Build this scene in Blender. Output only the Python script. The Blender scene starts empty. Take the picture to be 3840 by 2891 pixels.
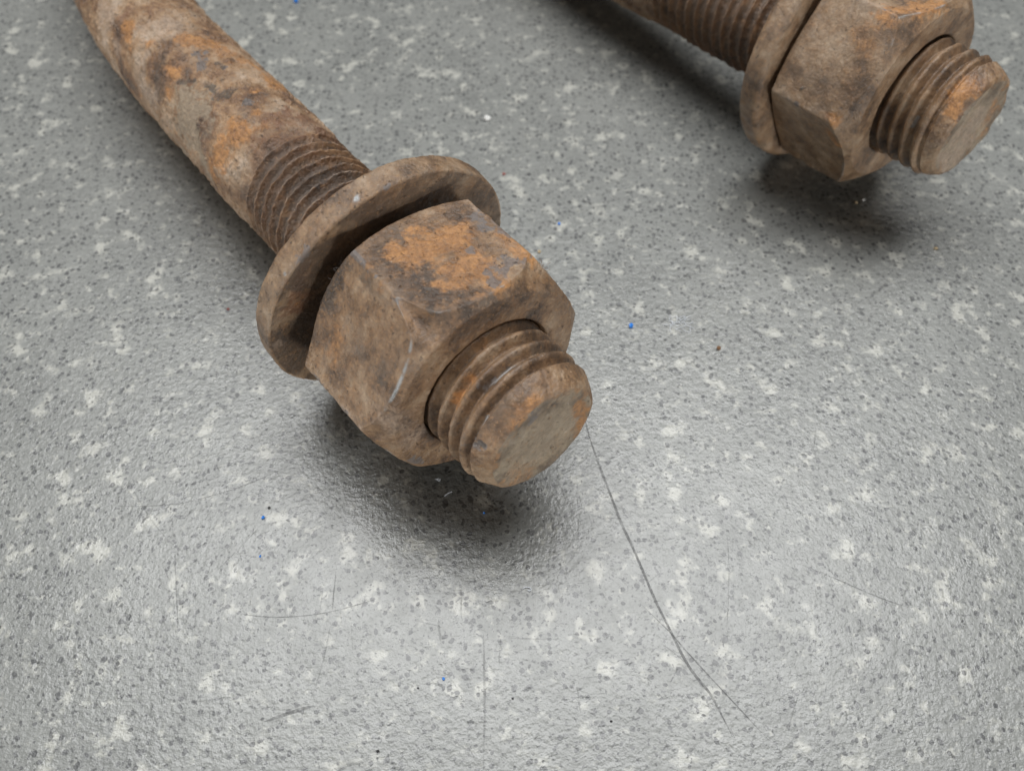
import bpy, math
import numpy as np
from mathutils import Matrix, Vector

# ------------------------------------------------------------------ scene, camera, light
scene = bpy.context.scene
R = 0.012                      # bolt radius in metres; all lengths below are given in bolt radii
PITCH = 57.10                  # camera looks down by this many degrees
cam_d = bpy.data.cameras.new('Camera')
cam = bpy.data.objects.new('Camera', cam_d)
scene.collection.objects.link(cam)
scene.camera = cam
cam.location = (0, 0, 11.395 * R)
cam.rotation_euler = (math.radians(90 - PITCH), 0, 0)
cam_d.sensor_fit = 'HORIZONTAL'
cam_d.sensor_width = 36
cam_d.lens = 29.27
cam_d.clip_start = 0.002
cam_d.clip_end = 50
cam_d.dof.use_dof = True
cam_d.dof.focus_distance = 11.3 * R
cam_d.dof.aperture_fstop = 20

world = bpy.data.worlds.new('World')
scene.world = world
world.use_nodes = True
bg = world.node_tree.nodes['Background']
bg.inputs[0].default_value = (1.0, 0.975, 0.93, 1)
bg.inputs[1].default_value = 0.035

def area(name, loc, target, sx, sy, power, col):
    l = bpy.data.lights.new(name, 'AREA')
    l.shape = 'RECTANGLE'; l.size = sx; l.size_y = sy; l.energy = power; l.color = col
    o = bpy.data.objects.new(name, l); scene.collection.objects.link(o)
    o.location = loc
    o.rotation_euler = (Vector(target) - Vector(loc)).to_track_quat('-Z', 'Y').to_euler()
    return o
area('ceiling_panel', (0.03, 0.62, 1.65), (0.02, 0.06, 0), 1.9, 0.85, 39, (0.99, 0.998, 1.0))
area('front_fill', (1.05, -1.25, 0.125), (0.0, 0.08, 0.03), 0.6, 0.20, 13, (1.0, 0.985, 0.955))  # added low fill, stands in for light bounced off the counter
area('side_fill', (-1.40, -0.72, 0.16), (0.0, 0.08, 0.02), 0.8, 0.22, 11, (1.0, 0.985, 0.955))  # added low fill from the left, brightens the side faces

vs = scene.view_settings
vs.view_transform = 'Standard'; vs.look = 'None'; vs.gamma = 1; vs.exposure = 0.0
vs.use_curve_mapping = False
scene.cycles.max_bounces = 6
scene.cycles.use_denoising = True

# ------------------------------------------------------------------ noise in numpy
rng = np.random.default_rng(7)
PERM = rng.permutation(256); PERM = np.concatenate([PERM, PERM, PERM])
GRAD = rng.normal(size=(256, 3)); GRAD /= np.linalg.norm(GRAD, axis=1)[:, None]
def perlin(P):
    P = np.asarray(P, float).reshape(-1, 3)
    i = np.floor(P).astype(int); f = P - i; i &= 255
    w = f * f * f * (f * (f * 6 - 15) + 10)
    res = 0
    for dx in (0, 1):
        wx = w[:, 0] if dx else 1 - w[:, 0]
        for dy in (0, 1):
            wy = w[:, 1] if dy else 1 - w[:, 1]
            for dz in (0, 1):
                wz = w[:, 2] if dz else 1 - w[:, 2]
                h = PERM[PERM[PERM[i[:, 0] + dx] + i[:, 1] + dy] + i[:, 2] + dz]
                res = res + wx * wy * wz * ((f - np.array([dx, dy, dz])) * GRAD[h]).sum(1)
    return res
def fbm(P, scale, octaves=4, rough=0.5, off=0.0):
    sh = P.shape[:-1]; Q = P.reshape(-1, 3) * scale + off
    r = 0; a = 1.0
    for _ in range(octaves):
        r = r + a * perlin(Q); a *= rough; Q = Q * 2.03 + 17.3
    return r.reshape(sh)
def sstep(a, b, x):
    t = np.clip((x - a) / (b - a), 0, 1); return t * t * (3 - 2 * t)
def seg_dist(P, pts):
    P = P.reshape(-1, 3); best = np.full(len(P), 1e9)
    pts = [np.array(q, float) for q in pts]
    segs = list(zip(pts[:-1], pts[1:])) or [(pts[0], pts[0])]
    for a, b in segs:
        ab = b - a; L = ab @ ab
        t = np.clip(((P - a) @ ab) / L, 0, 1) if L > 1e-9 else np.zeros(len(P))
        best = np.minimum(best, np.linalg.norm(P - a - t[:, None] * ab, axis=1))
    return best
ATTRS = ('orange', 'red', 'umber', 'gray', 'pale', 'blue', 'dark', 'bright')
def paint(P, blobs, seed=0.0):
    out = {}
    sh = P.shape[:-1]
    wa = fbm(P, 3.5, 4, 0.6, 31.7 + seed).reshape(-1)
    wb = fbm(P, 11.0, 3, 0.6, 5.1 + seed).reshape(-1)
    F = P.reshape(-1, 3)
    for attr, pts, rad, st in blobs:
        q = np.array(pts, float); lo = q.min(0) - rad * 3.2; hi = q.max(0) + rad * 3.2
        sel = np.nonzero(((F > lo) & (F < hi)).all(1))[0]
        o = out.setdefault(attr, np.zeros(len(F)))
        if len(sel) == 0: continue
        d = seg_dist(F[sel], pts)
        if attr == 'bright':
            k = sstep(1.9, 0.3, d / rad + wb[sel] * 0.9 + wa[sel] * 0.4)
        elif attr in ('dark', 'blue'):
            k = sstep(1.7, 0.5, d / rad + wa[sel] * 1.5 + wb[sel] * 1.2)
        else:
            k = sstep(2.1, 0.2, d / rad + wa[sel] * 1.5 + wb[sel] * 0.8)
        o[sel] = np.maximum(o[sel], k * st)
    return {k: v.reshape(sh) for k, v in out.items()}

# ------------------------------------------------------------------ mesh helpers
def grid_normals(P, wrap=True):
    du = np.empty_like(P); du[1:-1] = P[2:] - P[:-2]; du[0] = P[1] - P[0]; du[-1] = P[-1] - P[-2]
    if wrap:
        dv = np.roll(P, -1, 1) - np.roll(P, 1, 1)
    else:
        dv = np.empty_like(P); dv[:, 1:-1] = P[:, 2:] - P[:, :-2]; dv[:, 0] = P[:, 1] - P[:, 0]; dv[:, -1] = P[:, -1] - P[:, -2]
    n = np.cross(dv, du); l = np.linalg.norm(n, axis=-1, keepdims=True)
    return n / np.maximum(l, 1e-12)
def link(o, parent=None):
    scene.collection.objects.link(o)
    if parent is not None: o.parent = parent
    return o
def grid_object(name, P, mat, parent=None, attrs=None, cap=False, rows=None, normals=None):
    """P: rows x columns x 3, closed round the columns, in bolt radii."""
    n, m = P.shape[:2]
    V = (P.reshape(-1, 3) * R)
    i = np.arange(n - 1)[:, None] * m; j = np.arange(m)[None]; j2 = (j + 1) % m
    F = np.stack([i + j, i + j2, i + m + j2, i + m + j], -1).reshape(-1, 4)
    me = bpy.data.meshes.new(name)
    nv = len(V); tri = []
    extra = 0
    if cap:
        V = np.vstack([V, V[-m:].mean(0)]); c = nv; extra = 1
        tri = np.stack([(n - 1) * m + np.arange(m), (n - 1) * m + (np.arange(m) + 1) % m, np.full(m, c)], -1)
    nf = len(F); nt = len(tri)
    me.vertices.add(len(V)); me.vertices.foreach_set('co', V.astype(np.float32).ravel())
    loops = F.ravel() if nt == 0 else np.concatenate([F.ravel(), tri.ravel()])
    me.loops.add(len(loops)); me.loops.foreach_set('vertex_index', loops.astype(np.int32))
    me.polygons.add(nf + nt)
    st = np.arange(nf) * 4
    if nt: st = np.concatenate([st, nf * 4 + np.arange(nt) * 3])
    me.polygons.foreach_set('loop_start', st.astype(np.int32))
    me.update(calc_edges=True); me.validate()
    me.polygons.foreach_set('use_smooth', np.ones(len(me.polygons), bool))
    if attrs:
        for k, v in attrs.items():
            a = me.attributes.new(k, 'FLOAT', 'POINT')
            v = v.reshape(-1)
            if extra: v = np.append(v, v[-m:].mean())
            a.data.foreach_set('value', v.astype(np.float32))
    if normals is not None:
        N = normals.reshape(-1, 3)
        if extra: N = np.vstack([N, N[-m:].mean(0)])
        me.normals_split_custom_set_from_vertices(N.astype(np.float32))
    me.materials.append(mat)
    return link(bpy.data.objects.new(name, me), parent)
def tag(o, label=None, cat=None, group=None, kind=None):
    if label: o['label'] = label
    if cat: o['category'] = cat
    if group: o['group'] = group
    if kind: o['kind'] = kind
    return o
def frame(P, v, u, d):
    """matrix of a local frame: x = v, y = u, z = d (along the bolt), origin P in bolt radii"""
    v, u, d = (Vector(q).normalized() for q in (v, u, d))
    u = d.cross(v).normalized(); v = u.cross(d).normalized()
    m = Matrix((v, u, d)).transposed().to_4x4()
    m.translation = Vector(P) * R
    return m

# ------------------------------------------------------------------ materials
class Nodes:
    def __init__(s, name):
        s.mat = bpy.data.materials.new(name); s.mat.use_nodes = True
        s.t = s.mat.node_tree; s.n = s.t.nodes; s.bsdf = s.n['Principled BSDF']; s.out = s.n['Material Output']
        s.tc = s.n.new('ShaderNodeTexCoord')
        s.vec = s.vmul(s.tc.outputs['Object'], 1 / R)
    def put(s, sock, v):
        if isinstance(v, bpy.types.NodeSocket): s.t.links.new(v, sock)
        elif isinstance(v, tuple) and len(v) == 3 and sock.type == 'RGBA': sock.default_value = (*v, 1)
        else: sock.default_value = v
    def vmul(s, a, k, add=None):
        x = s.n.new('ShaderNodeMapping'); s.put(x.inputs[0], a)
        x.inputs['Scale'].default_value = k if isinstance(k, tuple) else (k, k, k)
        if add: x.inputs['Location'].default_value = add
        return x.outputs[0]
    def noise(s, scale, detail=3, rough=0.5, vec=None, dist=0.0, out=0):
        x = s.n.new('ShaderNodeTexNoise'); s.put(x.inputs['Vector'], vec or s.vec)
        x.inputs['Scale'].default_value = scale; x.inputs['Detail'].default_value = detail
        x.inputs['Roughness'].default_value = rough; x.inputs['Distortion'].default_value = dist
        return x.outputs[out]
    def voro(s, scale, vec=None, feature='F1', out='Distance', rand=1.0):
        x = s.n.new('ShaderNodeTexVoronoi'); x.feature = feature; s.put(x.inputs['Vector'], vec or s.vec)
        x.inputs['Scale'].default_value = scale; x.inputs['Randomness'].default_value = rand
        return x.outputs[out]
    def math(s, op, a, b=0.0, c=None):
        x = s.n.new('ShaderNodeMath'); x.operation = op; s.put(x.inputs[0], a); s.put(x.inputs[1], b)
        if c is not None: s.put(x.inputs[2], c)
        return x.outputs[0]
    def step(s, v, a, b, lo=0.0, hi=1.0):
        x = s.n.new('ShaderNodeMapRange'); x.interpolation_type = 'SMOOTHSTEP'; s.put(x.inputs[0], v)
        x.inputs[1].default_value = a; x.inputs[2].default_value = b; x.inputs[3].default_value = lo; x.inputs[4].default_value = hi
        return x.outputs[0]
    def mix(s, f, a, b, mode='MIX'):
        x = s.n.new('ShaderNodeMix'); x.data_type = 'RGBA'; x.blend_type = mode
        s.put(x.inputs[0], f); s.put(x.inputs[6], a); s.put(x.inputs[7], b); return x.outputs[2]
    def ramp(s, f, stops):
        x = s.n.new('ShaderNodeValToRGB'); s.put(x.inputs[0], f); e = x.color_ramp.elements
        while len(e) < len(stops): e.new(0.5)
        for q, (p, c) in zip(e, stops): q.position = p; q.color = (*c, 1)
        return x.outputs[0]
    def attr(s, name):
        x = s.n.new('ShaderNodeAttribute'); x.attribute_name = name; return x.outputs['Fac']
    def bump(s, h, strength, dist, normal=None):
        x = s.n.new('ShaderNodeBump'); x.inputs['Strength'].default_value = strength; x.inputs['Distance'].default_value = dist
        s.put(x.inputs['Height'], h)
        if normal is not None: s.put(x.inputs['Normal'], normal)
        return x.outputs[0]
    def set(s, **k):
        for a, v in k.items(): s.put(s.bsdf.inputs[a.replace('_', ' ')], v)

def rust_material(name, ramp, seed=0.0, streak=(1, 1, 1), mott=0.5, grain=1.0, ramp2=None):
    s = Nodes(name)
    s.vec = s.vmul(s.vec, streak, (seed, seed * 1.7, seed * 0.6))
    n1 = s.noise(1.4, 10, 0.70); n2 = s.noise(5.0, 8, 0.74); n3 = s.noise(20, 4, 0.6); n4 = s.noise(60, 2, 0.5)
    col = s.ramp(n1, ramp)
    if ramp2:
        tv = s.math('ADD', s.attr('thread'), s.math('MULTIPLY', s.math('SUBTRACT', n2, 0.5), 1.0))
        col = s.mix(s.math('MULTIPLY', s.step(tv, 0.15, 0.95), s.step(s.attr('thread'), 0.0, 0.2)), col, s.ramp(n1, ramp2))
    col = s.mix(s.math('MULTIPLY', s.step(n2, 0.45, 0.75), mott), col, (0.37, 0.20, 0.085))
    col = s.mix(s.math('MULTIPLY', s.step(s.noise(2.6, 7, 0.7, vec=s.vmul(s.vec, (1, 1, 1), (9, 4, 2))), 0.50, 0.72), 0.6), col, (0.27, 0.225, 0.185))
    def at(col, a, c, amt=1.0, lo=0.02, hi=0.95, nz=None, k=0.9):
        at_ = s.attr(a)
        v = s.math('MULTIPLY', at_, s.step(nz or n2, 0.28, 0.72, 1 - 0.75 * k, 1 + 0.75 * k))
        return s.mix(s.math('MULTIPLY', s.step(v, lo, hi), amt), col, c)
    col = at(col, 'red', s.mix(n3, (0.17, 0.085, 0.045), (0.26, 0.135, 0.075)), 0.85)
    col = at(col, 'umber', (0.105, 0.078, 0.058), 0.8)
    col = at(col, 'gray', s.mix(n3, (0.32, 0.265, 0.20), (0.43, 0.365, 0.285)), 0.9, 0.15, 0.7)
    col = at(col, 'pale', s.mix(n3, (0.34, 0.27, 0.22), (0.58, 0.48, 0.40)), 0.75)
    col = at(col, 'orange', s.mix(s.step(n2, 0.3, 0.7), (0.33, 0.155, 0.052), (0.57, 0.305, 0.12)), 0.92, k=0.6)
    col = at(col, 'blue', (0.185, 0.175, 0.18), 0.85, 0.30, 0.75, n2, 1.2)
    col = at(col, 'dark', (0.06, 0.05, 0.043), 0.75, 0.05, 0.95, n2)
    col = s.mix(1.0, col, s.mix(s.step(n3, 0.28, 0.72), (0.86, 0.85, 0.84), (1.10, 1.10, 1.10)), 'MULTIPLY')
    col = s.mix(1.0, col, s.mix(s.step(n4, 0.3, 0.7), (0.95, 0.95, 0.95), (1.04, 1.04, 1.04)), 'MULTIPLY')
    col = s.mix(1.0, col, s.mix(s.step(s.noise(7, 4, 0.6, vec=s.vmul(s.vec, (1, 1, 1), (5, 5, 9))), 0.3, 0.7), (0.86, 0.85, 0.84), (1.10, 1.09, 1.08)), 'MULTIPLY')
    pits = s.step(s.noise(13, 7, 0.75, vec=s.vmul(s.vec, (1, 1, 1), (3, 8, 1))), 0.60, 0.65)
    col = s.mix(s.math('MULTIPLY', pits, 0.7), col, (0.075, 0.056, 0.044))
    crumb = s.step(s.noise(16, 6, 0.72, vec=s.vmul(s.vec, (1, 1, 1), (2, 6, 4))), 0.57, 0.64)
    col = s.mix(s.math('MULTIPLY', crumb, 0.5), col, (0.45, 0.27, 0.13))
    specks = s.step(s.noise(34, 2, 0.5, vec=s.vmul(s.vec, (1, 1, 1), (7, 2, 5))), 0.72, 0.76)
    col = s.mix(s.math('MULTIPLY', specks, 0.6), col, (0.60, 0.52, 0.43))
    br = s.math('MULTIPLY', s.attr('bright'), s.step(n3, 0.25, 0.55, 0.45, 1.0))
    col = s.mix(br, col, (0.46, 0.51, 0.56))
    col = s.mix(1.0, col, (0.95, 0.89, 0.825), 'MULTIPLY')
    s.set(Base_Color=col, Metallic=s.math('MULTIPLY', br, 0.6),
          Roughness=s.math('SUBTRACT', s.step(n2, 0.3, 0.7, 0.34, 0.56), s.math('MULTIPLY', br, 0.2)))
    s.bsdf.inputs['Specular IOR Level'].default_value = 0.8
    h = s.math('ADD', s.math('MULTIPLY', n3, 0.6), s.math('MULTIPLY', n4, 0.12))
    h = s.math('SUBTRACT', h, s.math('MULTIPLY', pits, 0.35))
    h = s.math('ADD', h, s.math('MULTIPLY', n2, 1.3))
    s.set(Normal=s.bump(h, 1.0, 0.014 * grain * R))
    return s.mat

BROWN = [(0.38, (0.075, 0.049, 0.032)), (0.46, (0.175, 0.110, 0.064)), (0.53, (0.290, 0.190, 0.112)), (0.63, (0.45, 0.345, 0.245))]
DRY = [(0.38, (0.110, 0.074, 0.048)), (0.46, (0.225, 0.150, 0.093)), (0.53, (0.335, 0.235, 0.150)), (0.63, (0.47, 0.37, 0.275))]
ASH = [(0.36, (0.20, 0.16, 0.118)), (0.46, (0.35, 0.29, 0.215)), (0.54, (0.46, 0.395, 0.305)), (0.65, (0.58, 0.52, 0.43))]
SCALE = [(0.36, (0.110, 0.070, 0.047)), (0.44, (0.245, 0.145, 0.082)), (0.5, (0.385, 0.255, 0.152)), (0.57, (0.50, 0.375, 0.265)), (0.66, (0.62, 0.52, 0.43))]
THREAD = [(0.36, (0.058, 0.035, 0.022)), (0.45, (0.145, 0.081, 0.043)), (0.54, (0.250, 0.141, 0.072)), (0.65, (0.41, 0.255, 0.14))]
M_shank = rust_material('rusty_scaled_shank', SCALE, 1.0, (1, 1, 0.75), 0.45, 2.0, THREAD)
M_end = rust_material('worn_thread_end', BROWN, 3.0, (1, 1, 1), 0.4, 1.1)
M_face = rust_material('worn_end_face', ASH, 4.0, (1, 1, 1), 0.3, 1.3)
M_nut = rust_material('rusty_nut', BROWN, 5.0, (1, 1, 1), 0.45, 1.3)
M_nut_dusty = rust_material('dusty_rusty_nut', DRY, 6.0, (1, 1, 1), 0.4, 1.2)
M_washer = rust_material('rusty_washer', DRY, 8.0, (1, 1, 1), 0.45, 1.5)

def counter_material():
    s = Nodes('speckled_laminate')
    w = s.n.new('ShaderNodeVectorMath'); w.operation = 'ADD'
    s.put(w.inputs[0], s.vec)
    wn = s.n.new('ShaderNodeVectorMath'); wn.operation = 'SCALE'; s.put(wn.inputs[0], s.noise(6, 2, 0.5, out=1)); wn.inputs['Scale'].default_value = 0.10
    s.put(w.inputs[1], wn.outputs[0])
    warp = w.outputs[0]
    soft = s.noise(0.8, 3, 0.5)
    base = s.mix(s.step(soft, 0.3, 0.7), (0.218, 0.223, 0.212), (0.256, 0.261, 0.247))
    base = s.mix(s.math('MULTIPLY', s.step(s.noise(6, 4, 0.6), 0.35, 0.65), 0.35), base, (0.308, 0.313, 0.298))
    f1 = s.noise(2.5, 3, 0.55, vec=s.vmul(warp, 1.0, (3.3, 1.2, 0)))
    f2 = s.noise(5.0, 3, 0.55, vec=s.vmul(warp, 1.0, (11.3, 7.2, 0)))
    fl = s.math('MAXIMUM', s.step(f1, 0.56, 0.69), s.math('MULTIPLY', s.step(f2, 0.59, 0.71), 0.85))
    col = s.mix(s.math('MULTIPLY', fl, 0.70), base, (0.56, 0.555, 0.50))
    d1 = s.noise(8.5, 3, 0.55, vec=s.vmul(warp, 1.0, (21.3, 17.2, 0)))
    d2 = s.noise(15, 2, 0.5, vec=s.vmul(warp, 1.0, (1.3, 27.2, 0)))
    dk = s.math('MAXIMUM', s.math('MULTIPLY', s.step(d1, 0.62, 0.70), 0.75), s.math('MULTIPLY', s.step(d2, 0.60, 0.68), 0.7))
    vo = s.n.new('ShaderNodeTexVoronoi'); s.put(vo.inputs['Vector'], warp); vo.inputs['Scale'].default_value = 10.5
    sep = s.n.new('ShaderNodeSeparateColor'); s.put(sep.inputs[0], vo.outputs['Color'])
    dots = s.step(s.math('SUBTRACT', vo.outputs['Distance'], s.math('MULTIPLY', s.math('POWER', sep.outputs[0], 1.5), 0.52)), 0.0, -0.12)
    dk = s.math('MAXIMUM', dk, s.math('MULTIPLY', dots, 0.82))
    col = s.mix(dk, col, (0.072, 0.074, 0.076))
    h = s.math('ADD', s.noise(10, 3, 0.6), s.math('MULTIPLY', s.noise(26, 2, 0.5), 0.3))
    s.set(Base_Color=col, Roughness=s.step(s.noise(2.0, 4, 0.6), 0.3, 0.7, 0.24, 0.32), Normal=s.bump(h, 1.0, 0.0120 * R))
    s.bsdf.inputs['Specular IOR Level'].default_value = 0.64
    return s.mat
M_counter = counter_material()

def simple(name, col, rough=0.5, alpha=None, var=0.25):
    s = Nodes(name)
    n = s.noise(25, 3, 0.6)
    s.set(Base_Color=s.mix(n, tuple(c * (1 - var) for c in col), tuple(min(1, c * (1 + var)) for c in col)), Roughness=rough)
    if alpha is not None:
        s.set(Alpha=alpha(s))
    return s.mat

# ------------------------------------------------------------------ the countertop
def countertop():
    x0, x1, y0, y1, t = -30, 32, -14, 60, 2.4
    me = bpy.data.meshes.new('countertop')
    v = [(x, y, z) for z in (0, -t) for (x, y) in ((x0, y0), (x1, y0), (x1, y1), (x0, y1))]
    me.from_pydata([tuple(c * R for c in q) for q in v], [], [(0, 1, 2, 3), (7, 6, 5, 4), (4, 5, 1, 0), (5, 6, 2, 1), (6, 7, 3, 2), (7, 4, 0, 3)])
    me.materials.append(M_counter)
    o = link(bpy.data.objects.new('countertop', me))
    tag(o, 'grey speckled laminate countertop with fine scratches', None, None, 'structure')
    return o
counter = countertop()

SCRATCHES = [
  ([(1.105, 7.16), (1.204, 6.47), (1.335, 5.924), (1.465, 5.47), (1.601, 4.984), (1.727, 4.645), (1.882, 4.177), (2.018, 3.759), (2.154, 3.398), (2.31, 3.022), (2.423, 2.806), (2.609, 2.541), (2.733, 2.259), (2.83, 2.008)],0.0387,0.75),
  ([(1.788, 3.759), (2.151, 3.37), (2.347, 3.105), (2.684, 2.699), (2.985, 2.335), (3.298, 1.959)],0.0167,0.85),
  ([(4.058, 4.362), (4.569, 4.117), (5.199, 3.817), (5.515, 3.7)],0.0191,0.70),
  ([(3.144, 4.805), (3.105, 4.362), (3.011, 3.759), (2.948, 3.412)],0.0136,0.60),
  ([(1.73, 4.677), (2.135, 4.677)],0.0136,0.70),
  ([(3.776, 2.541), (3.652, 2.309), (3.539, 2.058)],0.0175,0.50),
  ([(2.048, 3.188), (2.203, 3.063), (2.328, 2.94)],0.0145,0.60),
  ([(1.285, 5.033), (1.621, 5.04)],0.0138,0.60),
  ([(4.803, 6.62), (4.735, 6.359), (4.659, 6.139)],0.0253,0.40),
  ([(2.47, 3.936), (2.89, 3.817)],0.0112,0.50),
  ([(1.93, 4.056), (2.152, 4.239)],0.0151,0.60),
  ([(-6.024, 5.25), (-5.589, 5.233), (-5.011, 5.266), (-4.573, 5.385), (-4.136, 5.539), (-3.701, 5.747), (-3.263, 5.995)],0.0139,0.80),
  ([(-5.814, 5.642), (-5.45, 5.166), (-5.122, 4.805), (-4.788, 4.518)],0.0182,0.50),
  ([(-4.883, 4.613), (-4.713, 3.906), (-4.558, 3.327)],0.0174,0.60),
  ([(-3.879, 3.627), (-3.499, 3.578), (-3.07, 3.57), (-2.647, 3.613), (-2.229, 3.715), (-1.866, 3.832)],0.0148,0.85),
  ([(-3.217, 2.195), (-2.887, 2.309), (-2.55, 2.399)],0.0447,0.80),
  ([(-2.505, 4.239), (-2.494, 3.642)],0.0171,0.70),
  ([(-2.491, 3.498), (-2.521, 3.05), (-2.585, 2.673), (-2.659, 2.412)],0.0183,0.45),
  ([(-3.668, 4.968), (-3.959, 4.55), (-4.221, 4.208)],0.0157,0.60),
  ([(-4.099, 2.463), (-3.79, 2.259), (-3.42, 1.983), (-3.08, 1.668)],0.0139,0.50),
  ([(-5.597, 3.906), (-5.539, 3.412)],0.0187,0.50),
  ([(-6.17, 4.086), (-6.064, 3.613)],0.0151,0.50),
  ([(-2.666, 3.996), (-2.662, 3.613)],0.0150,0.50),
  ([(-6.591, 3.7), (-6.386, 3.498)],0.0148,0.40),
  ([(-6.903, 3.512), (-6.47, 3.773)],0.0147,0.40),
  ([(-4.924, 2.859), (-4.282, 2.954)],0.0142,0.35),
  ([(-7.911, 6.103), (-7.591, 5.906)],0.0165,0.40),
  ([(-5.473, 3.16), (-5.319, 3.215), (-5.235, 4.645)],0.0108,0.25),
  ([(-0.392, 3.351), (-0.37, 2.863), (-0.356, 2.372), (-0.359, 1.997), (-0.359, 1.613)],0.0291,0.45),
  ([(-0.154, 3.273), (-0.177, 2.863)],0.0181,0.45),
  ([(-0.721, 3.975), (-0.701, 3.537)],0.0225,0.60),
  ([(0.857, 2.664), (0.891, 2.301)],0.0176,0.50),
  ([(-0.062, 3.273), (0.646, 3.259)],0.0127,0.50),
  ([(-1.31, 3.51), (-0.961, 3.431)],0.0147,0.50),
  ([(-1.019, 3.537), (-0.965, 3.22)],0.0294,0.50),
  ([(-2.215, 3.537), (-2.153, 3.066)],0.0147,0.35),
  ([(-0.717, 4.017), (-0.256, 4.158)],0.0131,0.60),
  ([(-1.89, 4.073), (-1.415, 4.315)],0.0151,0.50),
  ([(-2.962, 4.344), (-2.663, 4.607)],0.0153,0.50),
  ([(0.937, 2.75), (1.297, 2.775)],0.0141,0.60),
]
scr_mats = {}
def scratch_material(st):
    k = round(st, 1)
    if k not in scr_mats:
        def al(s):
            return s.math('MULTIPLY', s.math('MULTIPLY', s.step(s.noise(4, 3, 0.7), 0.25, 0.6, 0.2, 0.8), s.step(s.noise(18, 2, 0.6), 0.35, 0.55, 0.55, 1.0)), k)
        scr_mats[k] = simple('scratch_%02d' % int(k * 10), (0.115, 0.117, 0.117), 0.5, al)
    return scr_mats[k]
def spline(pts, n=10):
    P = [np.array(q, float) for q in pts]
    if len(P) == 2: return [P[0] + (P[1] - P[0]) * t for t in np.linspace(0, 1, n)]
    P = [2 * P[0] - P[1]] + P + [2 * P[-1] - P[-2]]; out = []
    for a, b, c, d in zip(P, P[1:], P[2:], P[3:]):
        for t in np.linspace(0, 1, n, endpoint=False):
            out.append(0.5 * (2 * b + (c - a) * t + (2 * a - 5 * b + 4 * c - d) * t * t + (3 * b - a - 3 * c + d) * t ** 3))
    out.append(P[-2]); return out
for i, (pts, wd, st) in enumerate(SCRATCHES):
    C = spline(pts, 12); m = len(C); v = []; z = 0.0022 + 0.0004 * (i % 5)
    for k, c in enumerate(C):
        t = C[min(k + 1, m - 1)] - C[max(k - 1, 0)]; nrm = np.array([-t[1], t[0]]) / np.linalg.norm(t)
        e = min(1, 5 * k / m + 0.1, 5 * (m - 1 - k) / m + 0.1)
        hw = 0.5 * wd * e * (1 + 0.45 * float(perlin(np.array([[c[0] * 3, c[1] * 3, i]]))[0]))
        j = 0.012 * float(perlin(np.array([[c[0] * 2, c[1] * 2, i + 9.5]]))[0])
        for sg in (1, -1):
            q = c + nrm * (hw * sg + j); v.append((q[0] * R, q[1] * R, z * R))
    me = bpy.data.meshes.new('scratch')
    me.from_pydata(v, [], [(2 * k, 2 * k + 1, 2 * k + 3, 2 * k + 2) for k in range(m - 1)])
    me.materials.append(scratch_material(st if i < 2 else st * 0.7))
    link(bpy.data.objects.new('scratch', me), counter)

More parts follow.
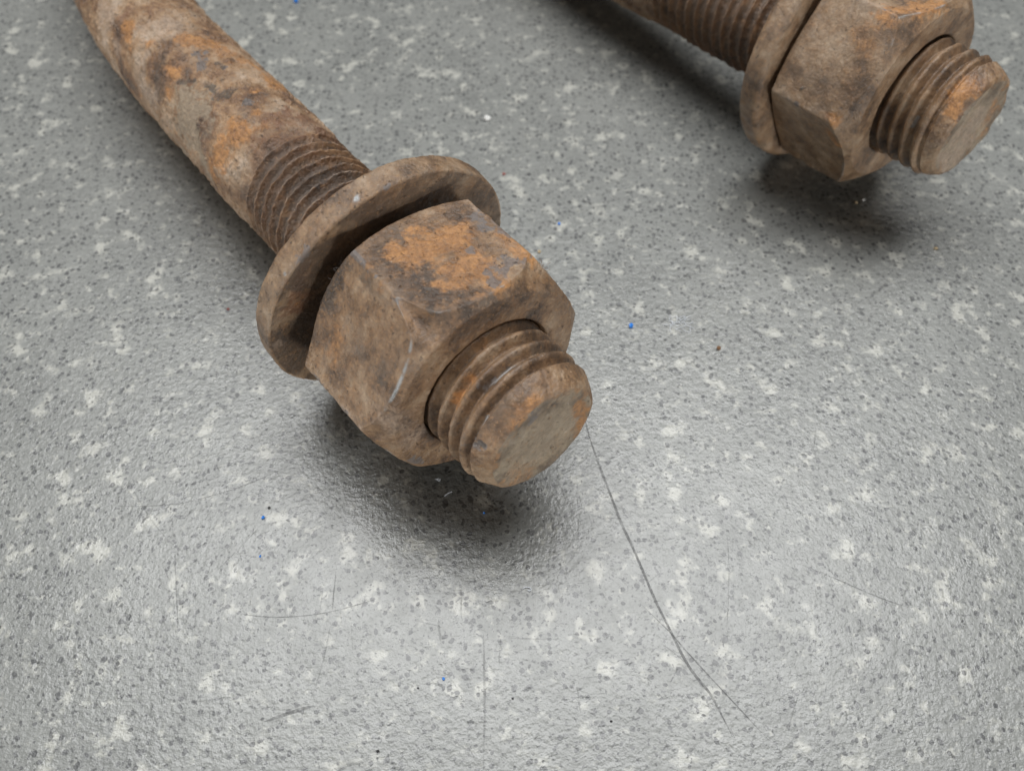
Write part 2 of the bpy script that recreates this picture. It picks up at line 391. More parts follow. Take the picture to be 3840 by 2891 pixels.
# ------------------------------------------------------------------ bolts
PITCHT = 0.228
def bolt(P, v, u, d, th0, e, re, bend, res, seed, blobs_s, blobs_e, blobs_f, label, turn, chip_a=0.03, a0=-19.0):
    root = link(bpy.data.objects.new('rusty_bolt', None))
    root.empty_display_size = 0.01
    root.matrix_world = frame(P, v, u, d)
    tag(root, label, 'bolt', 'rusty threaded bolts')
    m = res
    th = np.linspace(0, 2 * np.pi, m, endpoint=False)
    a = np.concatenate([np.linspace(a0, -12.0, 60, endpoint=False), np.arange(-12.0, th0 - 0.35, 0.0155),
                        np.arange(th0 - 0.35, -1.6, 0.0118), np.arange(-1.6, -0.15, 0.05), np.arange(-0.15, e - 0.25, 0.0105), np.linspace(e - 0.25, e, 34)])
    A, T = np.meshgrid(a, th, indexing='ij')
    U = np.stack([np.cos(T), np.sin(T), A], -1)            # unit cylinder
    n_lo = fbm(U, 1.1, 3, 0.5, seed); n_mid = fbm(U, 3.2, 4, 0.6, seed + 4); n_hi = fbm(U, 12, 3, 0.55, seed + 8)
    ph = (A / PITCHT - T / (2 * np.pi) + turn) % 1.0
    tri = 1 - np.abs(2 * ph - 1)                            # 0 root .. 1 crest
    ph2 = ph + 0.03 * n_mid
    # rear thread: thin sharp crests over wide eaten valleys
    rear = np.clip(1 - np.abs(2 * ((ph2 - turn + 0.10) % 1.0) - 1), 0, 1) ** 2.0
    wear = 0.5 + 0.5 * sstep(-0.25, 0.35, n_lo + 0.4 * n_mid)
    r_rear = 0.872 + 0.148 * rear * (0.55 + 0.45 * wear) + 0.012 * n_mid + 0.012 * n_hi
    # front thread: rolled-over rounded crests with narrow roots
    r_front = 0.880 + 0.118 * (0.5 - 0.5 * np.cos(2 * np.pi * ph2)) ** 0.7 + 0.014 * n_mid + 0.006 * n_hi
    att = paint(U, blobs_s + blobs_e, seed)
    rough = 1 - 0.8 * att.get('gray', 0 * A)
    r_shank = 1.012 + 0.024 * n_lo + (0.020 * n_mid + 0.014 * n_hi) * rough
    flake = sstep(0.05, 0.18, n_mid + 0.5 * n_lo + 0.3 * n_hi)
    r_shank = r_shank + 0.016 * (flake - 0.5) * rough
    k_th = sstep(th0 - 0.25, th0 + 0.6, A + 0.25 * n_mid)
    r = r_shank * (1 - k_th) + r_rear * k_th
    k_f = sstep(-1.3, -0.9, A)
    r = r * (1 - k_f) + r_front * k_f
    # plain worn band at the tip, rolled into the end face
    k_b = sstep(e - 0.31, e - 0.22, A + 0.07 * n_lo + 0.05 * np.cos(T - 0.3))
    band = 0.975 - 0.140 * np.clip((A - e + 0.30) / 0.30, 0, 1) ** 1.2 + 0.022 * n_mid + 0.018 * n_lo + 0.006 * n_hi
    r = r * (1 - k_b) + band * k_b
    tip = np.clip((A - (e - 0.045)) / 0.045, 0, 1)
    r = r - (0.835 - re) * tip ** 2.0
    warp_a = sstep(e - 0.25, e, A) * (chip_a * (fbm(np.stack([np.cos(T), np.sin(T), 0 * T + seed], -1), 1.4, 2, 0.45, seed + 2)))
    pts = np.stack([r * np.cos(T), r * np.sin(T), A + warp_a], -1)
    pit = np.zeros_like(r)
    if 'dark' in att: pit = pit - 0.014 * att['dark']
    if 'gray' in att: pit = pit - 0.014 * att['gray']
    if 'orange' in att: pit = pit + 0.006 * att['orange']
    pts[..., 0] += pit * np.cos(T); pts[..., 1] += pit * np.sin(T)
    off = np.clip(-9 - A, 0, None) ** 2 * bend[2]
    pts[..., 0] += off * bend[0]; pts[..., 1] += off * bend[1]
    N = grid_normals(pts)
    att['thread'] = sstep(th0 - 0.55, th0 + 0.45, A + 0.5 * n_lo)
    for k in ATTRS: att.setdefault(k, np.zeros_like(r))
    # crest of the eaten thread catches paler dust, valleys painted with dirt and shade
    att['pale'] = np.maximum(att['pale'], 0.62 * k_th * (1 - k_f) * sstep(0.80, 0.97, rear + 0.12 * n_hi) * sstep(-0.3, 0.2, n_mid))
    att['umber'] = np.maximum(att['umber'], 0.4 * k_f * (1 - k_b) * sstep(0.45, 0.05, tri + 0.15 * n_hi))  # occlusion shade and dirt painted together into the front thread roots
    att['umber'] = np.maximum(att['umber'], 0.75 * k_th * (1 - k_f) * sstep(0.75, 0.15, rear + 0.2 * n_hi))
    def cut(name, lo, hi, mat, cap=False):
        i0 = int(np.searchsorted(a, lo)); i1 = int(np.searchsorted(a, hi)) + 1
        sl = slice(max(0, i0), min(len(a), i1))
        return grid_object(name, pts[sl], mat, root, {k: w[sl] for k, w in att.items()}, cap, normals=N[sl])
    cut('shank', -30, th0, M_shank)
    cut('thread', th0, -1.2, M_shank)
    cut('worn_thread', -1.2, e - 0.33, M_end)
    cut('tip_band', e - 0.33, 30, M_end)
    # end face: slightly dished disc inside the rolled lip
    rr = np.linspace(1, 0.02, 60)
    rim = pts[-1]
    Q = np.empty((len(rr), m, 3))
    for i, q in enumerate(rr):
        Q[i, :, :2] = rim[:, :2] * q
        zm = rim[:, 2].mean()
        Q[i, :, 2] = zm + (rim[:, 2] - zm) * sstep(0.35, 1.0, q) + 0.012 * np.sin(np.pi * min(1, (1 - q) / 0.16)) - 0.010 * (1 - q)
    Qf = Q.copy(); Qf[..., 2] = e
    Q[1:, :, 2] += (0.016 + 0.25 * chip_a) * fbm(Qf[1:], 2.2, 4, 0.55, seed + 3) * np.clip((1 - rr[1:]) / 0.12, 0, 1)[:, None]
    af = paint(Q, blobs_f, seed)
    for k in ATTRS: af.setdefault(k, np.zeros(Q.shape[:2]))
    rimz = sstep(0.62, 0.98, np.hypot(Q[..., 0], Q[..., 1]) / re + 0.5 * fbm(Qf, 2.0, 4, 0.6, seed + 5))
    af['umber'] = np.maximum(af['umber'], 0.55 * rimz)
    af['orange'] = np.maximum(af['orange'], 0.45 * rimz * sstep(-0.1, 0.3, fbm(Qf, 3.0, 3, 0.6, seed + 6)))
    grid_object('end_face', Q, M_face, root, af, cap=True)
    # far end of the rod
    c0 = pts[0]; q = np.stack([c0, c0 * 0.5 + c0.mean(0) * 0.5], 0)[:, ::-1]
    grid_object('rod_end', q, M_shank, root, None, cap=True)
    return root

SHANK1 = [
  ('gray', [(-0.03, 1.0, -7.18), (-0.15, 0.99, -6.92), (0.18, 0.98, -6.84)], 0.3, 1),
  ('gray', [(-0.28, 0.96, -6.64), (-0.45, 0.89, -6.29), (-0.61, 0.8, -6.19)], 0.14, 0.9),
  ('gray', [(-0.72, 0.69, -7.47), (-0.74, 0.67, -7.11)], 0.16, 0.6),
  ('dark', [(0.52, 0.85, -6.75), (0.57, 0.82, -6.62), (0.66, 0.75, -6.6)], 0.10, 1),
  ('dark', [(0.51, 0.86, -7.13), (0.54, 0.84, -6.95)], 0.05, 0.9),
  ('dark', [(0.25, 0.97, -7.65), (0.43, 0.9, -7.39)], 0.035, 0.7),
  ('dark', [(0.81, 0.59, -7.44), (0.81, 0.59, -7.26)], 0.04, 0.7),
  ('umber', [(0.56, 0.83, -8.59), (0.23, 0.97, -8.38), (-0.01, 1.0, -8.26), (-0.21, 0.98, -7.95)], 0.15, 0.6),
  ('umber', [(0.24, 0.97, -5.63), (0.13, 0.99, -5.67)], 0.08, 0.7),
  ('umber', [(0.02, 1.0, -8.68)], 0.1, 0.5),
  ('orange', [(0.75, 0.67, -8.44), (0.87, 0.49, -8.21), (0.94, 0.35, -7.95)], 0.13, 1),
  ('orange', [(0.95, 0.33, -7.7), (0.99, 0.15, -7.37), (1.0, -0.0, -7.02), (1.0, -0.02, -6.51)], 0.14, 0.8),
  ('orange', [(0.27, 0.96, -8.06), (0.33, 0.94, -7.89)], 0.1, 0.8),
  ('orange', [(0.0, 1.0, -7.69), (0.04, 1.0, -7.79)], 0.07, 0.9),
  ('orange', [(0.88, 0.47, -6.32)], 0.07, 1),
  ('orange', [(0.7, 0.72, -5.78)], 0.08, 0.9),
  ('orange', [(0.18, 0.98, -5.83), (-0.07, 1.0, -5.82), (-0.35, 0.94, -5.94), (0.39, 0.92, -5.68)], 0.19, 0.95),
  ('orange', [(0.66, 0.75, -5.42)], 0.1, 0.6),
  ('orange', [(0.27, 0.96, -9.86), (0.05, 1.0, -9.38)], 0.1, 0.8),
  ('orange', [(0.34, 0.94, -8.93)], 0.08, 0.7),
  ('pale', [(-0.17, 0.99, -8.9), (-0.37, 0.93, -8.66), (-0.36, 0.93, -8.26)], 0.14, 0.8),
  ('pale', [(-0.23, 0.97, -9.72), (-0.18, 0.98, -9.95)], 0.12, 0.6),
  ('pale', [(0.13, 0.99, -10.85), (0.11, 0.99, -10.53)], 0.2, 0.8),
  ('pale', [(0.22, 0.97, -8.83)], 0.08, 0.8),
  ('pale', [(0.51, 0.86, -9.26), (0.76, 0.65, -8.75), (0.79, 0.61, -9.24)], 0.16, 0.6),
  ('pale', [(0.29, 0.96, -9.54)], 0.1, 0.5),
  ('blue', [(0.72, 0.7, -7.86), (0.66, 0.75, -7.52)], 0.1, 1),
  ('blue', [(0.83, 0.55, -7.23)], 0.05, 0.8),
  ('blue', [(0.77, 0.64, -6.12)], 0.06, 0.8),
  ('red', [(0.97, 0.24, -5.41), (1.0, 0.09, -5.13), (0.8, 0.6, -5.44)], 0.22, 0.9),
  ('red', [(0.52, 0.86, -5.28), (0.86, 0.51, -4.66)], 0.2, 0.5),
  ('red', [(0.38, 0.92, -10.11)], 0.12, 0.6),
]
END1 = [
  ('blue', [(-0.26, 0.97, 0.88), (-0.24, 0.97, 0.97)], 0.05, 1),
  ('dark', [(-0.22, 0.98, 0.96), (-0.21, 0.98, 0.91)], 0.035, 0.9),
  ('bright', [(-0.11, 0.99, 0.84), (-0.02, 1.0, 0.83), (0.14, 0.99, 0.81)], 0.014, 0.8),
  ('bright', [(0.01, 1.0, 1.23), (-0.17, 0.99, 1.23), (-0.34, 0.94, 1.27)], 0.02, 0.5),
  ('orange', [(0.66, 0.75, 1.16), (0.43, 0.9, 1.18), (0.34, 0.94, 1.16)], 0.12, 0.6),
  ('orange', [(-0.04, 1.0, 0.38), (0.06, 1.0, 0.35)], 0.06, 0.9),
  ('orange', [(0.33, 0.94, 0.34)], 0.08, 0.7),
  ('orange', [(0.7, 0.71, 0.05)], 0.08, 0.4),
  ('orange', [(-0.35, 0.94, -0.1)], 0.08, 0.6),
  ('blue', [(-0.4, 0.92, 0.7)], 0.07, 0.7),
  ('blue', [(0.37, 0.93, 0.54), (0.47, 0.88, 0.56)], 0.06, 0.7),
  ('bright', [(0.49, 0.87, 0.59), (0.63, 0.78, 0.56), (0.72, 0.7, 0.55), (0.83, 0.55, 0.59)], 0.013, 0.6),
  ('umber', [(0.47, 0.88, 0.95), (0.31, 0.95, 1.01)], 0.12, 0.6),
]
FACE1 = [
  ('gray', [(0.08, 0.12, 1.15), (-0.24, 0.12, 1.15), (0.29, 0.03, 1.15)], 0.3, 0.8),
  ('blue', [(0.35, 0.49, 1.15), (0.51, 0.53, 1.15)], 0.1, 0.7),
  ('umber', [(0.18, 0.37, 1.15)], 0.10, 0.6), ('umber', [(0.58, -0.06, 1.15)], 0.07, 0.6),
  ('orange', [(0.59, -0.27, 1.15), (0.37, -0.58, 1.15), (0.07, -0.77, 1.15)], 0.08, 0.9),
  ('orange', [(-0.45, 0.22, 1.15), (-0.65, -0.23, 1.15)], 0.12, 0.4),
]
END2 = [
  ('orange', [(0.4, 0.92, 0.94), (0.17, 0.99, 0.97), (-0.04, 1.0, 1.04)], 0.12, 0.9),
  ('red', [(0.53, 0.85, 0.98)], 0.1, 0.6),
  ('orange', [(-0.71, 0.7, 1.22)], 0.07, 0.9),
  ('dark', [(0.04, 1.0, 1.21), (-0.1, 1.0, 1.18)], 0.035, 1),
  ('bright', [(-0.18, 0.98, 1.21), (-0.34, 0.94, 1.23), (-0.46, 0.89, 1.24)], 0.018, 1),
  ('umber', [(-0.59, 0.81, 1.02), (-0.76, 0.64, 1.04)], 0.1, 0.5),
  ('bright', [(-0.34, 0.94, 0.62), (-0.51, 0.86, 0.62)], 0.015, 0.7),
]
FACE2 = [
  ('pale', [(-0.17, 0.05, 1.18), (-0.42, -0.04, 1.18), (0.09, 0.06, 1.18)], 0.3, 1),
  ('gray', [(0.3, 0.03, 1.18)], 0.15, 0.8),
  ('orange', [(0.47, -0.13, 1.18), (0.05, -0.56, 1.18)], 0.08, 0.6),
  ('dark', [(0.51, 0.19, 1.18)], 0.06, 0.6),
]
SHANK2 = []
FR1 = ((-0.3166, 6.0495, 2.1265), (0.4981, 0.4493, 0.7416), (-0.6051, -0.4324, 0.6684), (0.6210, -0.7817, 0.0565))
FR2 = ((6.7926, 11.8001, 2.1962), (0.4795, 0.4512, 0.7527), (-0.6279, -0.4227, 0.6534), (0.6130, -0.7859, 0.0806))
bolt(*FR1, -5.15, 1.147, 0.80, (0.667, -0.745, 0.022), 512, 1.3, SHANK1, END1, FACE1,
     'rusty bolt in the middle of the countertop with its scaled shank leading to the corner', 0.70)
bolt(*FR2, -5.6, 1.16, 0.79, (0.667, -0.745, 0.0), 384, 41.7, SHANK2, END2, FACE2,
     'rusty bolt near the upper right corner with chalky end face', 0.40, 0.13, -14.3)

# ------------------------------------------------------------------ nuts
NUT1 = [
  ('orange', [(1.23, 0.94, -1.2), (1.39, 0.71, -1.11), (1.05, 1.18, -1.21)], 0.28, 1),
  ('orange', [(1.37, 0.74, -0.73), (1.42, 0.68, -0.47), (1.23, 0.93, -0.6)], 0.24, 0.9),
  ('orange', [(1.72, 0.26, -0.76), (1.75, 0.23, -0.37)], 0.15, 0.7),
  ('orange', [(-0.32, 1.52, -1.36), (-0.54, 1.49, -1.27)], 0.13, 0.45),
  ('orange', [(0.67, 1.62, -0.92)], 0.1, 0.4),
  ('orange', [(0.76, 1.58, -0.07)], 0.1, 0.6),
  ('blue', [(1.67, 0.33, -1.03), (1.71, 0.28, -1.31)], 0.1, 0.9),
  ('blue', [(1.57, 0.47, -0.48), (1.48, 0.59, -0.34)], 0.11, 1),
  ('blue', [(1.44, 0.65, -0.84)], 0.06, 0.9),
  ('blue', [(1.37, 0.74, -0.23)], 0.06, 0.9),
  ('blue', [(1.63, 0.38, -0.26)], 0.09, 0.6),
  ('blue', [(0.74, 1.61, -0.1)], 0.05, 0.6),
  ('umber', [(1.08, 1.14, -1.64), (0.89, 1.4, -1.5)], 0.16, 0.6),
  ('umber', [(0.76, 1.57, -1.16), (0.77, 1.57, -0.78)], 0.14, 0.5),
  ('umber', [(0.59, 1.62, -1.32), (0.62, 1.62, -0.89)], 0.07, 0.7),
  ('dark', [(0.46, 1.6, -1.7), (0.22, 1.58, -1.76), (0.0, 1.55, -1.73)], 0.13, 1),
  ('dark', [(0.84, 1.46, -0.3), (0.85, 1.46, -0.23)], 0.05, 0.9),
  ('pale', [(-0.61, 1.32, -0.0), (-0.89, 0.9, -0.0)], 0.2, 0.5),
  ('pale', [(1.75, 0.22, -2.42)], 0.1, 0.3),
  ('blue', [(-1.4, 0.4, -0.0), (-1.32, 0.62, -0.0)], 0.07, 0.9),
]
NUT2 = [
  ('orange', [(-0.95, 1.44, -0.39), (-0.98, 1.44, -0.26)], 0.07, 1),
  ('orange', [(-1.14, 1.25, -0.35), (-1.26, 0.98, -0.18)], 0.05, 0.9),
  ('orange', [(0.55, 1.62, -0.52), (0.9, 1.37, -0.32), (1.17, 1.01, -0.13)], 0.14, 0.9),
  ('orange', [(0.19, 1.58, -0.75), (0.22, 1.58, -0.41)], 0.12, 0.4),
  ('orange', [(-0.69, 1.24, 0.0)], 0.07, 0.5),
  ('pale', [(-1.62, 0.14, -1.12), (-1.72, -0.1, -0.5)], 0.2, 0.4),
  ('umber', [(-0.66, 1.48, -0.79), (-0.6, 1.48, -1.3)], 0.15, 0.5),
  ('dark', [(-0.83, 1.45, -1.1)], 0.03, 0.9),
  ('dark', [(-1.02, 0.11, 0.0), (-1.03, -0.13, 0.0)], 0.03, 0.9),
  ('bright', [(0.69, 1.64, -0.27), (0.81, 1.49, -0.22), (0.91, 1.36, -0.17)], 0.02, 0.5),
  ('bright', [(-1.45, 0.53, -0.09), (-1.64, 0.08, -0.16)], 0.02, 0.3),
]
def nut(fr, corner_deg, a_back, k_back, mat, res, seed, blobs, label, worn=(), shiny=()):
    ap, rc, kc = 1.5438, 1.455, 0.85
    m = res
    th = np.linspace(0, 2 * np.pi, m, endpoint=False)
    c0 = math.radians(corner_deg + 30)
    cosv = np.stack([np.clip(np.cos(th - c0 - k * math.pi / 3), 0, None) for k in range(6)])
    rh = ap / ((cosv ** 320).sum(0) ** (1 / 320))
    one = np.ones(m)
    rows = []
    def add(r0, a0, r1, a1, n, skip=1):
        for t in np.linspace(0, 1, n)[skip:]:
            rows.append((r0 * (1 - t) + r1 * t, a0 * (1 - t) + a1 * t))
    add(1.008 * one, (a_back + 0.3) * one, 1.008 * one, -0.06 * one, 8, 0)
    add(1.008 * one, -0.06 * one, 1.035 * one, 0 * one, 6)
    add(1.035 * one, 0 * one, rc * one, 0 * one, 26)
    af = -(rh - rc) * kc
    for deg, cut, w in worn:                      # corners beaten back by a spanner
        af = af - cut * np.exp(-(((np.degrees(th) - deg + 180) % 360 - 180) / w) ** 2)
    add(rc * one, 0 * one, rh, af, 24)
    ab = a_back + (rh - rc) * k_back
    add(rh, af, rh, ab, 130)
    add(rh, ab, rc * one, a_back * one, 20)
    add(rc * one, a_back * one, 1.008 * one, a_back * one, 14)
    r = np.array([q[0] for q in rows]); a = np.array([q[1] for q in rows])
    P = np.stack([r * np.cos(th), r * np.sin(th), a], -1)
    N = grid_normals(P)
    lo = fbm(P, 0.9, 2, 0.5, seed); mid = fbm(P, 3.0, 4, 0.55, seed + 3); hi = fbm(P, 11, 3, 0.5, seed + 6)
    att = paint(P, blobs, seed)
    for k in ATTRS: att.setdefault(k, np.zeros(P.shape[:2]))
    disp = 0.014 * lo + 0.009 * mid + 0.006 * hi - 0.012 * att['dark'] - 0.006 * att['blue']
    # bare metal along the creases where spanners have rubbed
    crease = np.hypot(r - rh[None], a - af[None])
    hexc = (np.degrees(th) - corner_deg + 30) % 60 - 30
    cdist = np.hypot(np.abs(np.radians(hexc))[None] * r, np.clip(1.70 - r, 0, None))
    wn = fbm(P, 2.2, 4, 0.65, seed + 31)
    att['bright'] = np.maximum(att['bright'], 0.55 * sstep(0.030, 0.004, crease) * sstep(0.0, 0.30, wn))
    for lo_d, hi_d in shiny:
        arc = sstep(lo_d - 6, lo_d + 3, np.degrees(th)) * sstep(hi_d + 8, hi_d - 8, np.degrees(th))
        att['bright'] = np.maximum(att['bright'], 0.95 * arc[None] * sstep(0.036, 0.006, crease) * sstep(-0.35, 0.05, wn))
    att['blue'] = np.maximum(att['blue'], 0.7 * sstep(0.07, 0.02, cdist) * sstep(-0.05, 0.25, wn))
    # bruised corners and edges
    edge = sstep(1.62, 1.78, r) * sstep(0.05, 0.4, fbm(P, 2.3, 3, 0.5, seed + 11))
    att['pale'] = np.maximum(att['pale'], 0.5 * sstep(1.70, 1.78, r) * sstep(-0.25, 0.3, mid + hi))
    disp = disp - 0.016 * edge
    P = P + N * disp[..., None]
    o = grid_object('hex_nut', P, mat, None, att)
    o.matrix_world = frame(*fr)
    tag(o, label, 'nut', 'rusty hex nuts')
    return o
nut(FR1, 6.11, -1.90, 0.72, M_nut, 720, 3.1, NUT1, 'rusty hex nut with orange top flat and shiny worn edges on the middle bolt',
    worn=[(66.1, 0.40, 4.2), (6.1, 0.10, 5.0), (126.1, 0.06, 5.0)], shiny=[(76, 114)])
nut(FR2, 6.92, -1.66, 0.30, M_nut_dusty, 576, 57.1, NUT2, 'dull brown hex nut with one corner pointing down near the upper right corner')

# ------------------------------------------------------------------ washers
WASH1 = [
  ('umber', [(1.71, 0.72, -2.0), (1.1, 1.23, -2.0), (1.79, 0.21, -2.0), (0.7, 1.45, -2.0)], 0.17, 0.7),
  ('umber', [(1.84, -0.37, -2.0), (1.59, -0.77, -2.0)], 0.12, 0.6),
  ('dark', [(2.0, 0.75, -2.0), (2.0, 1.0, -2.0)], 0.05, 0.7),
  ('blue', [(1.6, 1.29, -2.0), (1.55, 1.34, -2.0)], 0.05, 1),
  ('blue', [(2.02, -0.05, -2.0)], 0.05, 0.6),
  ('blue', [(0.54, 1.98, -2.0), (0.27, 2.08, -2.0)], 0.08, 0.6),
  ('red', [(0.1, 1.79, -2.0), (-0.23, 1.66, -2.0), (-0.51, 1.56, -2.0)], 0.13, 1),
  ('orange', [(-0.4, 1.61, -2.0)], 0.05, 0.6),
  ('orange', [(0.78, 2.13, -2.0), (0.31, 2.24, -2.0), (1.15, 1.99, -2.0), (1.51, 1.62, -2.0)], 0.12, 0.6),
  ('orange', [(2.07, 0.71, -2.0), (2.09, 0.37, -2.0)], 0.1, 0.4),
  ('dark', [(-0.92, 1.61, -2.0), (-1.06, 1.43, -2.0)], 0.05, 0.8),
  ('pale', [(-1.1, 1.49, -2.0)], 0.1, 0.5),
  ('bright', [(1.27, 1.58, -2.1), (1.25, 1.62, -2.08)], 0.03, 1.0),
  ('bright', [(0.02, 2.0, -2.08)], 0.02, 0.9),
  ('pale', [(-0.49, 2.2, -2.0), (-0.83, 1.94, -2.0)], 0.15, 0.35),
]
def washer(fr, a_front, thick, Rw, rh, off, tilt, mat, res, seed, blobs, label, fillet=0.035, face_umber=0.0):
    m = res
    th = np.linspace(0, 2 * np.pi, m, endpoint=False)
    prof = []
    def arc(cx, cy, r0, t0, t1, n):
        for t in np.linspace(t0, t1, n)[1:]: prof.append((cx + r0 * math.cos(t), cy + r0 * math.sin(t)))
    f = fillet
    for t in np.linspace(-thick + 0.05, -0.04, 8): prof.append((rh, t))
    for t in np.linspace(rh + 0.03, Rw - f, 44): prof.append((t, 0))
    arc(Rw - f, -f, f, math.pi / 2, 0, 12)
    for t in np.linspace(-f, -thick + f * 1.2, 22)[1:-1]: prof.append((Rw, t))
    arc(Rw - f * 1.2, -thick + f * 1.2, f * 1.2, 0, -math.pi / 2, 12)
    for t in np.linspace(Rw - f * 1.2, rh + 0.03, 24)[1:]: prof.append((t, -thick))
    pr = np.array(prof)
    P = np.stack([pr[:, :1] * np.cos(th), pr[:, :1] * np.sin(th), pr[:, 1:] + 0 * th[None]], -1)
    N = grid_normals(P)
    disp = 0.026 * fbm(P, 0.9, 2, 0.5, seed) + 0.012 * fbm(P, 3.2, 4, 0.55, seed + 3) + 0.008 * fbm(P, 11, 3, 0.5, seed + 7)
    P = P + N * disp[..., None]
    # blobs are given in the bolt's frame
    G = P + np.array([off[1], off[0], -2.0])
    att = paint(G, blobs, seed)
    for k in ATTRS: att.setdefault(k, np.zeros(P.shape[:2]))
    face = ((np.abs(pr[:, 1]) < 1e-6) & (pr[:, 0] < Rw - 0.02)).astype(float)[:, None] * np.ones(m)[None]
    att['umber'] = np.maximum(att['umber'], face_umber * face * sstep(-0.35, 0.15, fbm(G, 1.5, 4, 0.6, seed + 20)))  # front face turned towards umber in noisy patches
    o = grid_object('flat_washer', P, mat, None, att)
    mw = frame(*fr)
    loc = Matrix.Translation(Vector((off[1], off[0], a_front)) * R)
    nz = Vector((-tilt[1], -tilt[0], 1)).normalized()
    rot = Vector((0, 0, 1)).rotation_difference(nz).to_matrix().to_4x4()
    o.matrix_world = mw @ loc @ rot
    tag(o, label, 'washer', 'rusty flat washers')
    return o
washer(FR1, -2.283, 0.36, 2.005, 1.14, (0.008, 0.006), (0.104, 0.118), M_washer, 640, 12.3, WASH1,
       'thick rusty washer standing loose behind the nut of the middle bolt', face_umber=0.9)
washer(FR2, -1.70, 0.42, 2.0, 1.10, (-0.032, 0.03), (-0.005, -0.022), M_washer, 512, 77.3, [],
       'pale brown washer pressed against the nut near the upper right corner', 0.10)

# ------------------------------------------------------------------ crumbs and flecks on the counter
M_blue = simple('blue_plastic', (0.02, 0.22, 0.74), 0.35, None, 0.15)
M_white = simple('white_crumb', (0.80, 0.80, 0.78), 0.5, None, 0.08)
M_lint = simple('lint_fibre', (0.72, 0.75, 0.80), 0.6, None, 0.08)
M_crumb = simple('rust_crumb', (0.20, 0.105, 0.05), 0.7)
M_tan = simple('tan_crumb', (0.52, 0.40, 0.24), 0.7)
M_red = simple('red_speck', (0.26, 0.06, 0.045), 0.6)
M_black = simple('black_speck', (0.02, 0.02, 0.021), 0.5)
def chip(name, x, y, sx, sy, sz, mat, seed, label, cat, group, rz=0.0):
    import bmesh
    bm = bmesh.new(); bmesh.ops.create_icosphere(bm, subdivisions=2, radius=1.0)
    for w in bm.verts:
        p = np.array(w.co); k = 1 + 0.75 * float(perlin((p * 1.3 + seed * 3.7)[None])[0]) + 0.3 * float(perlin((p * 3.1 + seed)[None])[0])
        w.co = Vector((p[0] * sx * k * R, p[1] * sy * k * R, max(0.0, (p[2] + 0.72) * sz * k) * R))
    me = bpy.data.meshes.new(name); bm.to_mesh(me); bm.free(); me.materials.append(mat)
    o = link(bpy.data.objects.new(name, me)); o.location = (x * R, y * R, 0); o.rotation_euler = (0, 0, rz)
    return tag(o, label, cat, group)
BL = 'blue plastic flecks'
for i, (x, y, q, lb) in enumerate([
    (2.033, 8.567, 0.042, 'largest bright blue plastic fleck, right of the nut beside the white lint'),
    (-5.009, 17.966, 0.06, 'blue plastic fleck at the far edge, right of the shank'),
    (0.878, 10.947, 0.026, 'small blue plastic fleck between the two nuts'),
    (-3.676, 5.043, 0.026, 'blue plastic fleck beside a black speck on the left'),
    (-3.621, 4.446, 0.018, 'tiny blue plastic fleck left of the shadow, nearer than the black speck'),
    (-0.908, 2.736, 0.022, 'lone blue plastic fleck on the near part of the countertop'),
    (-0.415, 5.119, 0.015, 'tiny blue plastic fleck in the dark shadow below the bolt tip')]):
    chip('plastic_fleck', x, y, q * 0.85, q * 1.05, q * 0.9, M_blue, 1.0 + i, lb, 'plastic fleck', BL, 0.7 * i)
chip('white_crumb', -0.504, 13.877, 0.07, 0.05, 0.045, M_white, 20, 'bright white crumb beyond the washer of the middle bolt', 'crumb', None)
chip('white_crumb', 6.694, 11.569, 0.03, 0.02, 0.02, M_white, 21, 'tiny white crumb in the shadow under the upper right nut', 'crumb', None)
chip('tan_crumb', 6.534, 11.491, 0.025, 0.02, 0.02, M_tan, 22, 'tiny tan crumb in the shadow under the upper right nut', 'crumb', None)
chip('tan_crumb', 7.723, 10.338, 0.04, 0.025, 0.02, M_tan, 23, 'tan crumb at the right, nearer than the upper right shadow', 'crumb', None)
chip('tan_crumb', 0.494, 10.254, 0.026, 0.03, 0.025, M_tan, 24, 'yellowish crumb just right of the orange nut flat', 'crumb', None)
chip('rust_crumb', 3.463, 8.104, 0.032, 0.036, 0.03, M_crumb, 25, 'brown rust crumb to the right of the white lint', 'crumb', None)
chip('red_speck', -0.156, 12.27, 0.03, 0.026, 0.018, M_red, 26, 'reddish speck between the washer and the white crumb', 'speck', None)
chip('red_speck', -4.914, 8.941, 0.028, 0.022, 0.015, M_red, 27, 'reddish speck left of the washer on the grey countertop', 'speck', None)
for i, (x, y, q, lb) in enumerate([
    (-3.614, 5.201, 0.022, 'black speck beside a blue fleck on the left'),
    (-1.703, 1.847, 0.022, 'black speck nearest the bottom edge'),
    (0.01, 2.485, 0.016, 'black speck just right of the long vertical scratch'),
    (1.284, 2.205, 0.018, 'black speck between the vertical scratch and the long dark scratch'),
    (-1.24, 2.62, 0.015, 'black speck left of the lone near blue fleck')]):
    chip('black_speck', x, y, q, q * 0.8, q * 0.5, M_black, 40 + i, lb, 'speck', 'black specks')

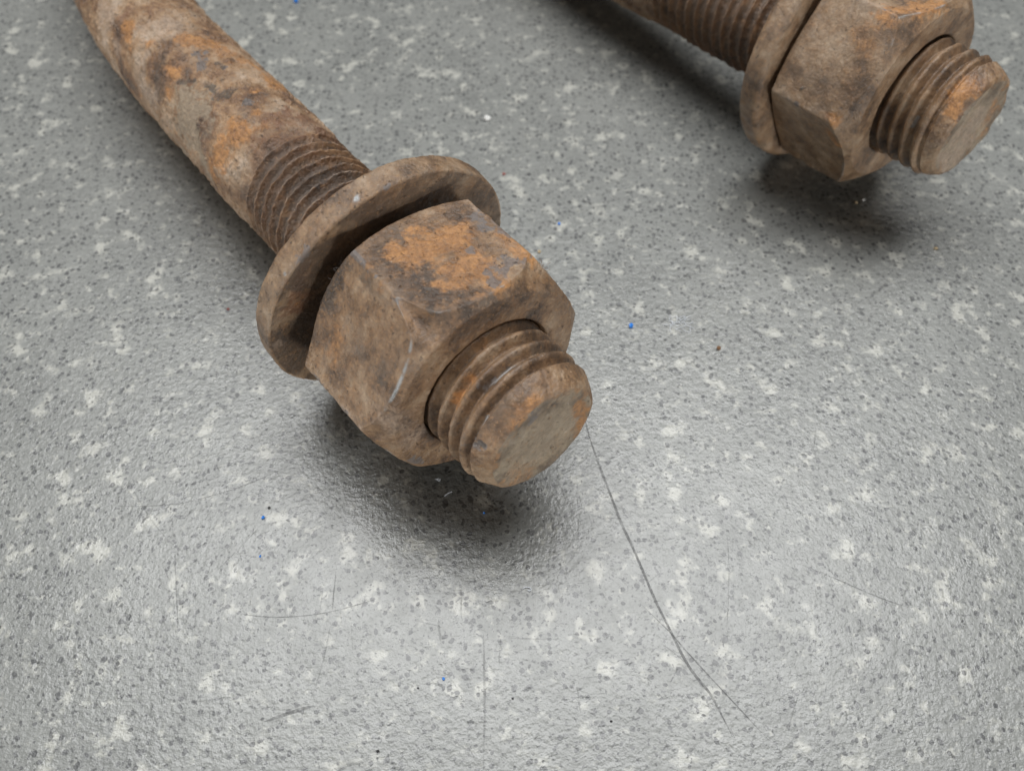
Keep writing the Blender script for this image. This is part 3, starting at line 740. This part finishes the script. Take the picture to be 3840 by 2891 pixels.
def fibre(name, paths, rad, mat, label, cat):
    V = []; F = []
    for pts in paths:
        C = spline(pts, 8); k0 = len(V)
        for k, c in enumerate(C):
            t = C[min(k + 1, len(C) - 1)] - C[max(k - 1, 0)]; t = t / (np.linalg.norm(t) + 1e-9)
            s1 = np.cross(t, [0, 0, 1.0]); s1 = s1 / (np.linalg.norm(s1) + 1e-9); s2 = np.cross(s1, t)
            for g in range(5):
                an = 2 * math.pi * g / 5; q = c + rad * (math.cos(an) * s1 + math.sin(an) * s2); V.append(tuple(q * R))
        for k in range(len(C) - 1):
            for g in range(5):
                F.append((k0 + k * 5 + g, k0 + k * 5 + (g + 1) % 5, k0 + (k + 1) * 5 + (g + 1) % 5, k0 + (k + 1) * 5 + g))
    me = bpy.data.meshes.new(name); me.from_pydata(V, [], F); me.materials.append(mat)
    return tag(link(bpy.data.objects.new(name, me)), label, cat)
fr = np.random.default_rng(3)
def squiggle(c, L, n=4, zmax=0.03):
    a = fr.uniform(0, 6.28); out = []; p = np.array([c[0], c[1], 0.0])
    for k in range(n):
        out.append((p[0], p[1], fr.uniform(0.008, zmax))); a += fr.normal(0, 0.8); p = p + L / n * np.array([math.cos(a), math.sin(a), 0])
    return out
fibre('lint', [squiggle((2.826 + fr.normal(0, 0.10), 8.624 + fr.normal(0, 0.04)), 0.28) for _ in range(16)], 0.0045, M_lint, 'wisp of white lint to the right of the largest blue fleck', 'lint')
fibre('lint', [squiggle((-1.087, 5.645), 0.12), squiggle((-1.08, 5.66), 0.1)], 0.005, M_lint, 'short pale fibre in the shadow just below the nut', 'lint')
fibre('lint', [squiggle((-0.902, 5.463), 0.18)], 0.006, M_lint, 'pale curved fibre deep in the shadow below the bolt tip', 'lint')
fibre('lint', [[(0.16, 3.97, 0.01), (0.20, 3.985, 0.02), (0.25, 3.975, 0.02), (0.27, 3.95, 0.01), (0.24, 3.93, 0.02), (0.22, 3.95, 0.02)]], 0.006, M_lint, 'curled white thread on the near side of the shadow', 'lint')

# dark fuzz caught at the back corner of the middle nut, and loose fibres on its right-hand edge
M_fuzz = simple('grey_fuzz', (0.11, 0.10, 0.095), 0.8)
M_hair = simple('brown_fibre', (0.24, 0.16, 0.10), 0.8)
fm = frame(*FR1)
def on_nut(p):
    return np.array(fm @ (Vector(p) * R)) / R
def tuft(a, b, n, spread, L, out):
    res = []
    for _ in range(n):
        t = fr.uniform(0, 1); p = np.array(a) * (1 - t) + np.array(b) * t + fr.normal(0, spread, 3) * np.array([1, 0.25, 1])
        q = [p - np.array(out) * 0.02]; dd = np.array(out) * 0.5 + fr.normal(0, 0.7, 3)
        for k in range(3):
            dd = dd + fr.normal(0, 0.6, 3); q.append(q[-1] + dd / np.linalg.norm(dd) * L / 3)
        res.append([tuple(on_nut(x)) for x in q])
    return res
fibre('fuzz', tuft((0.46, 1.60, -1.66), (0.02, 1.56, -1.72), 150, 0.06, 0.075, (0, 0.6, 0)), 0.0020, M_fuzz, 'dark grey fuzz caught between the washer and nut of the middle bolt', 'fuzz')
fibre('fuzz', tuft((1.74, 0.14, -0.22), (1.66, 0.02, -0.12), 26, 0.03, 0.06, (1, 0, 0.2)), 0.0022, M_hair, 'tiny brown fibres sticking out of the right edge of the orange nut', 'fuzz')
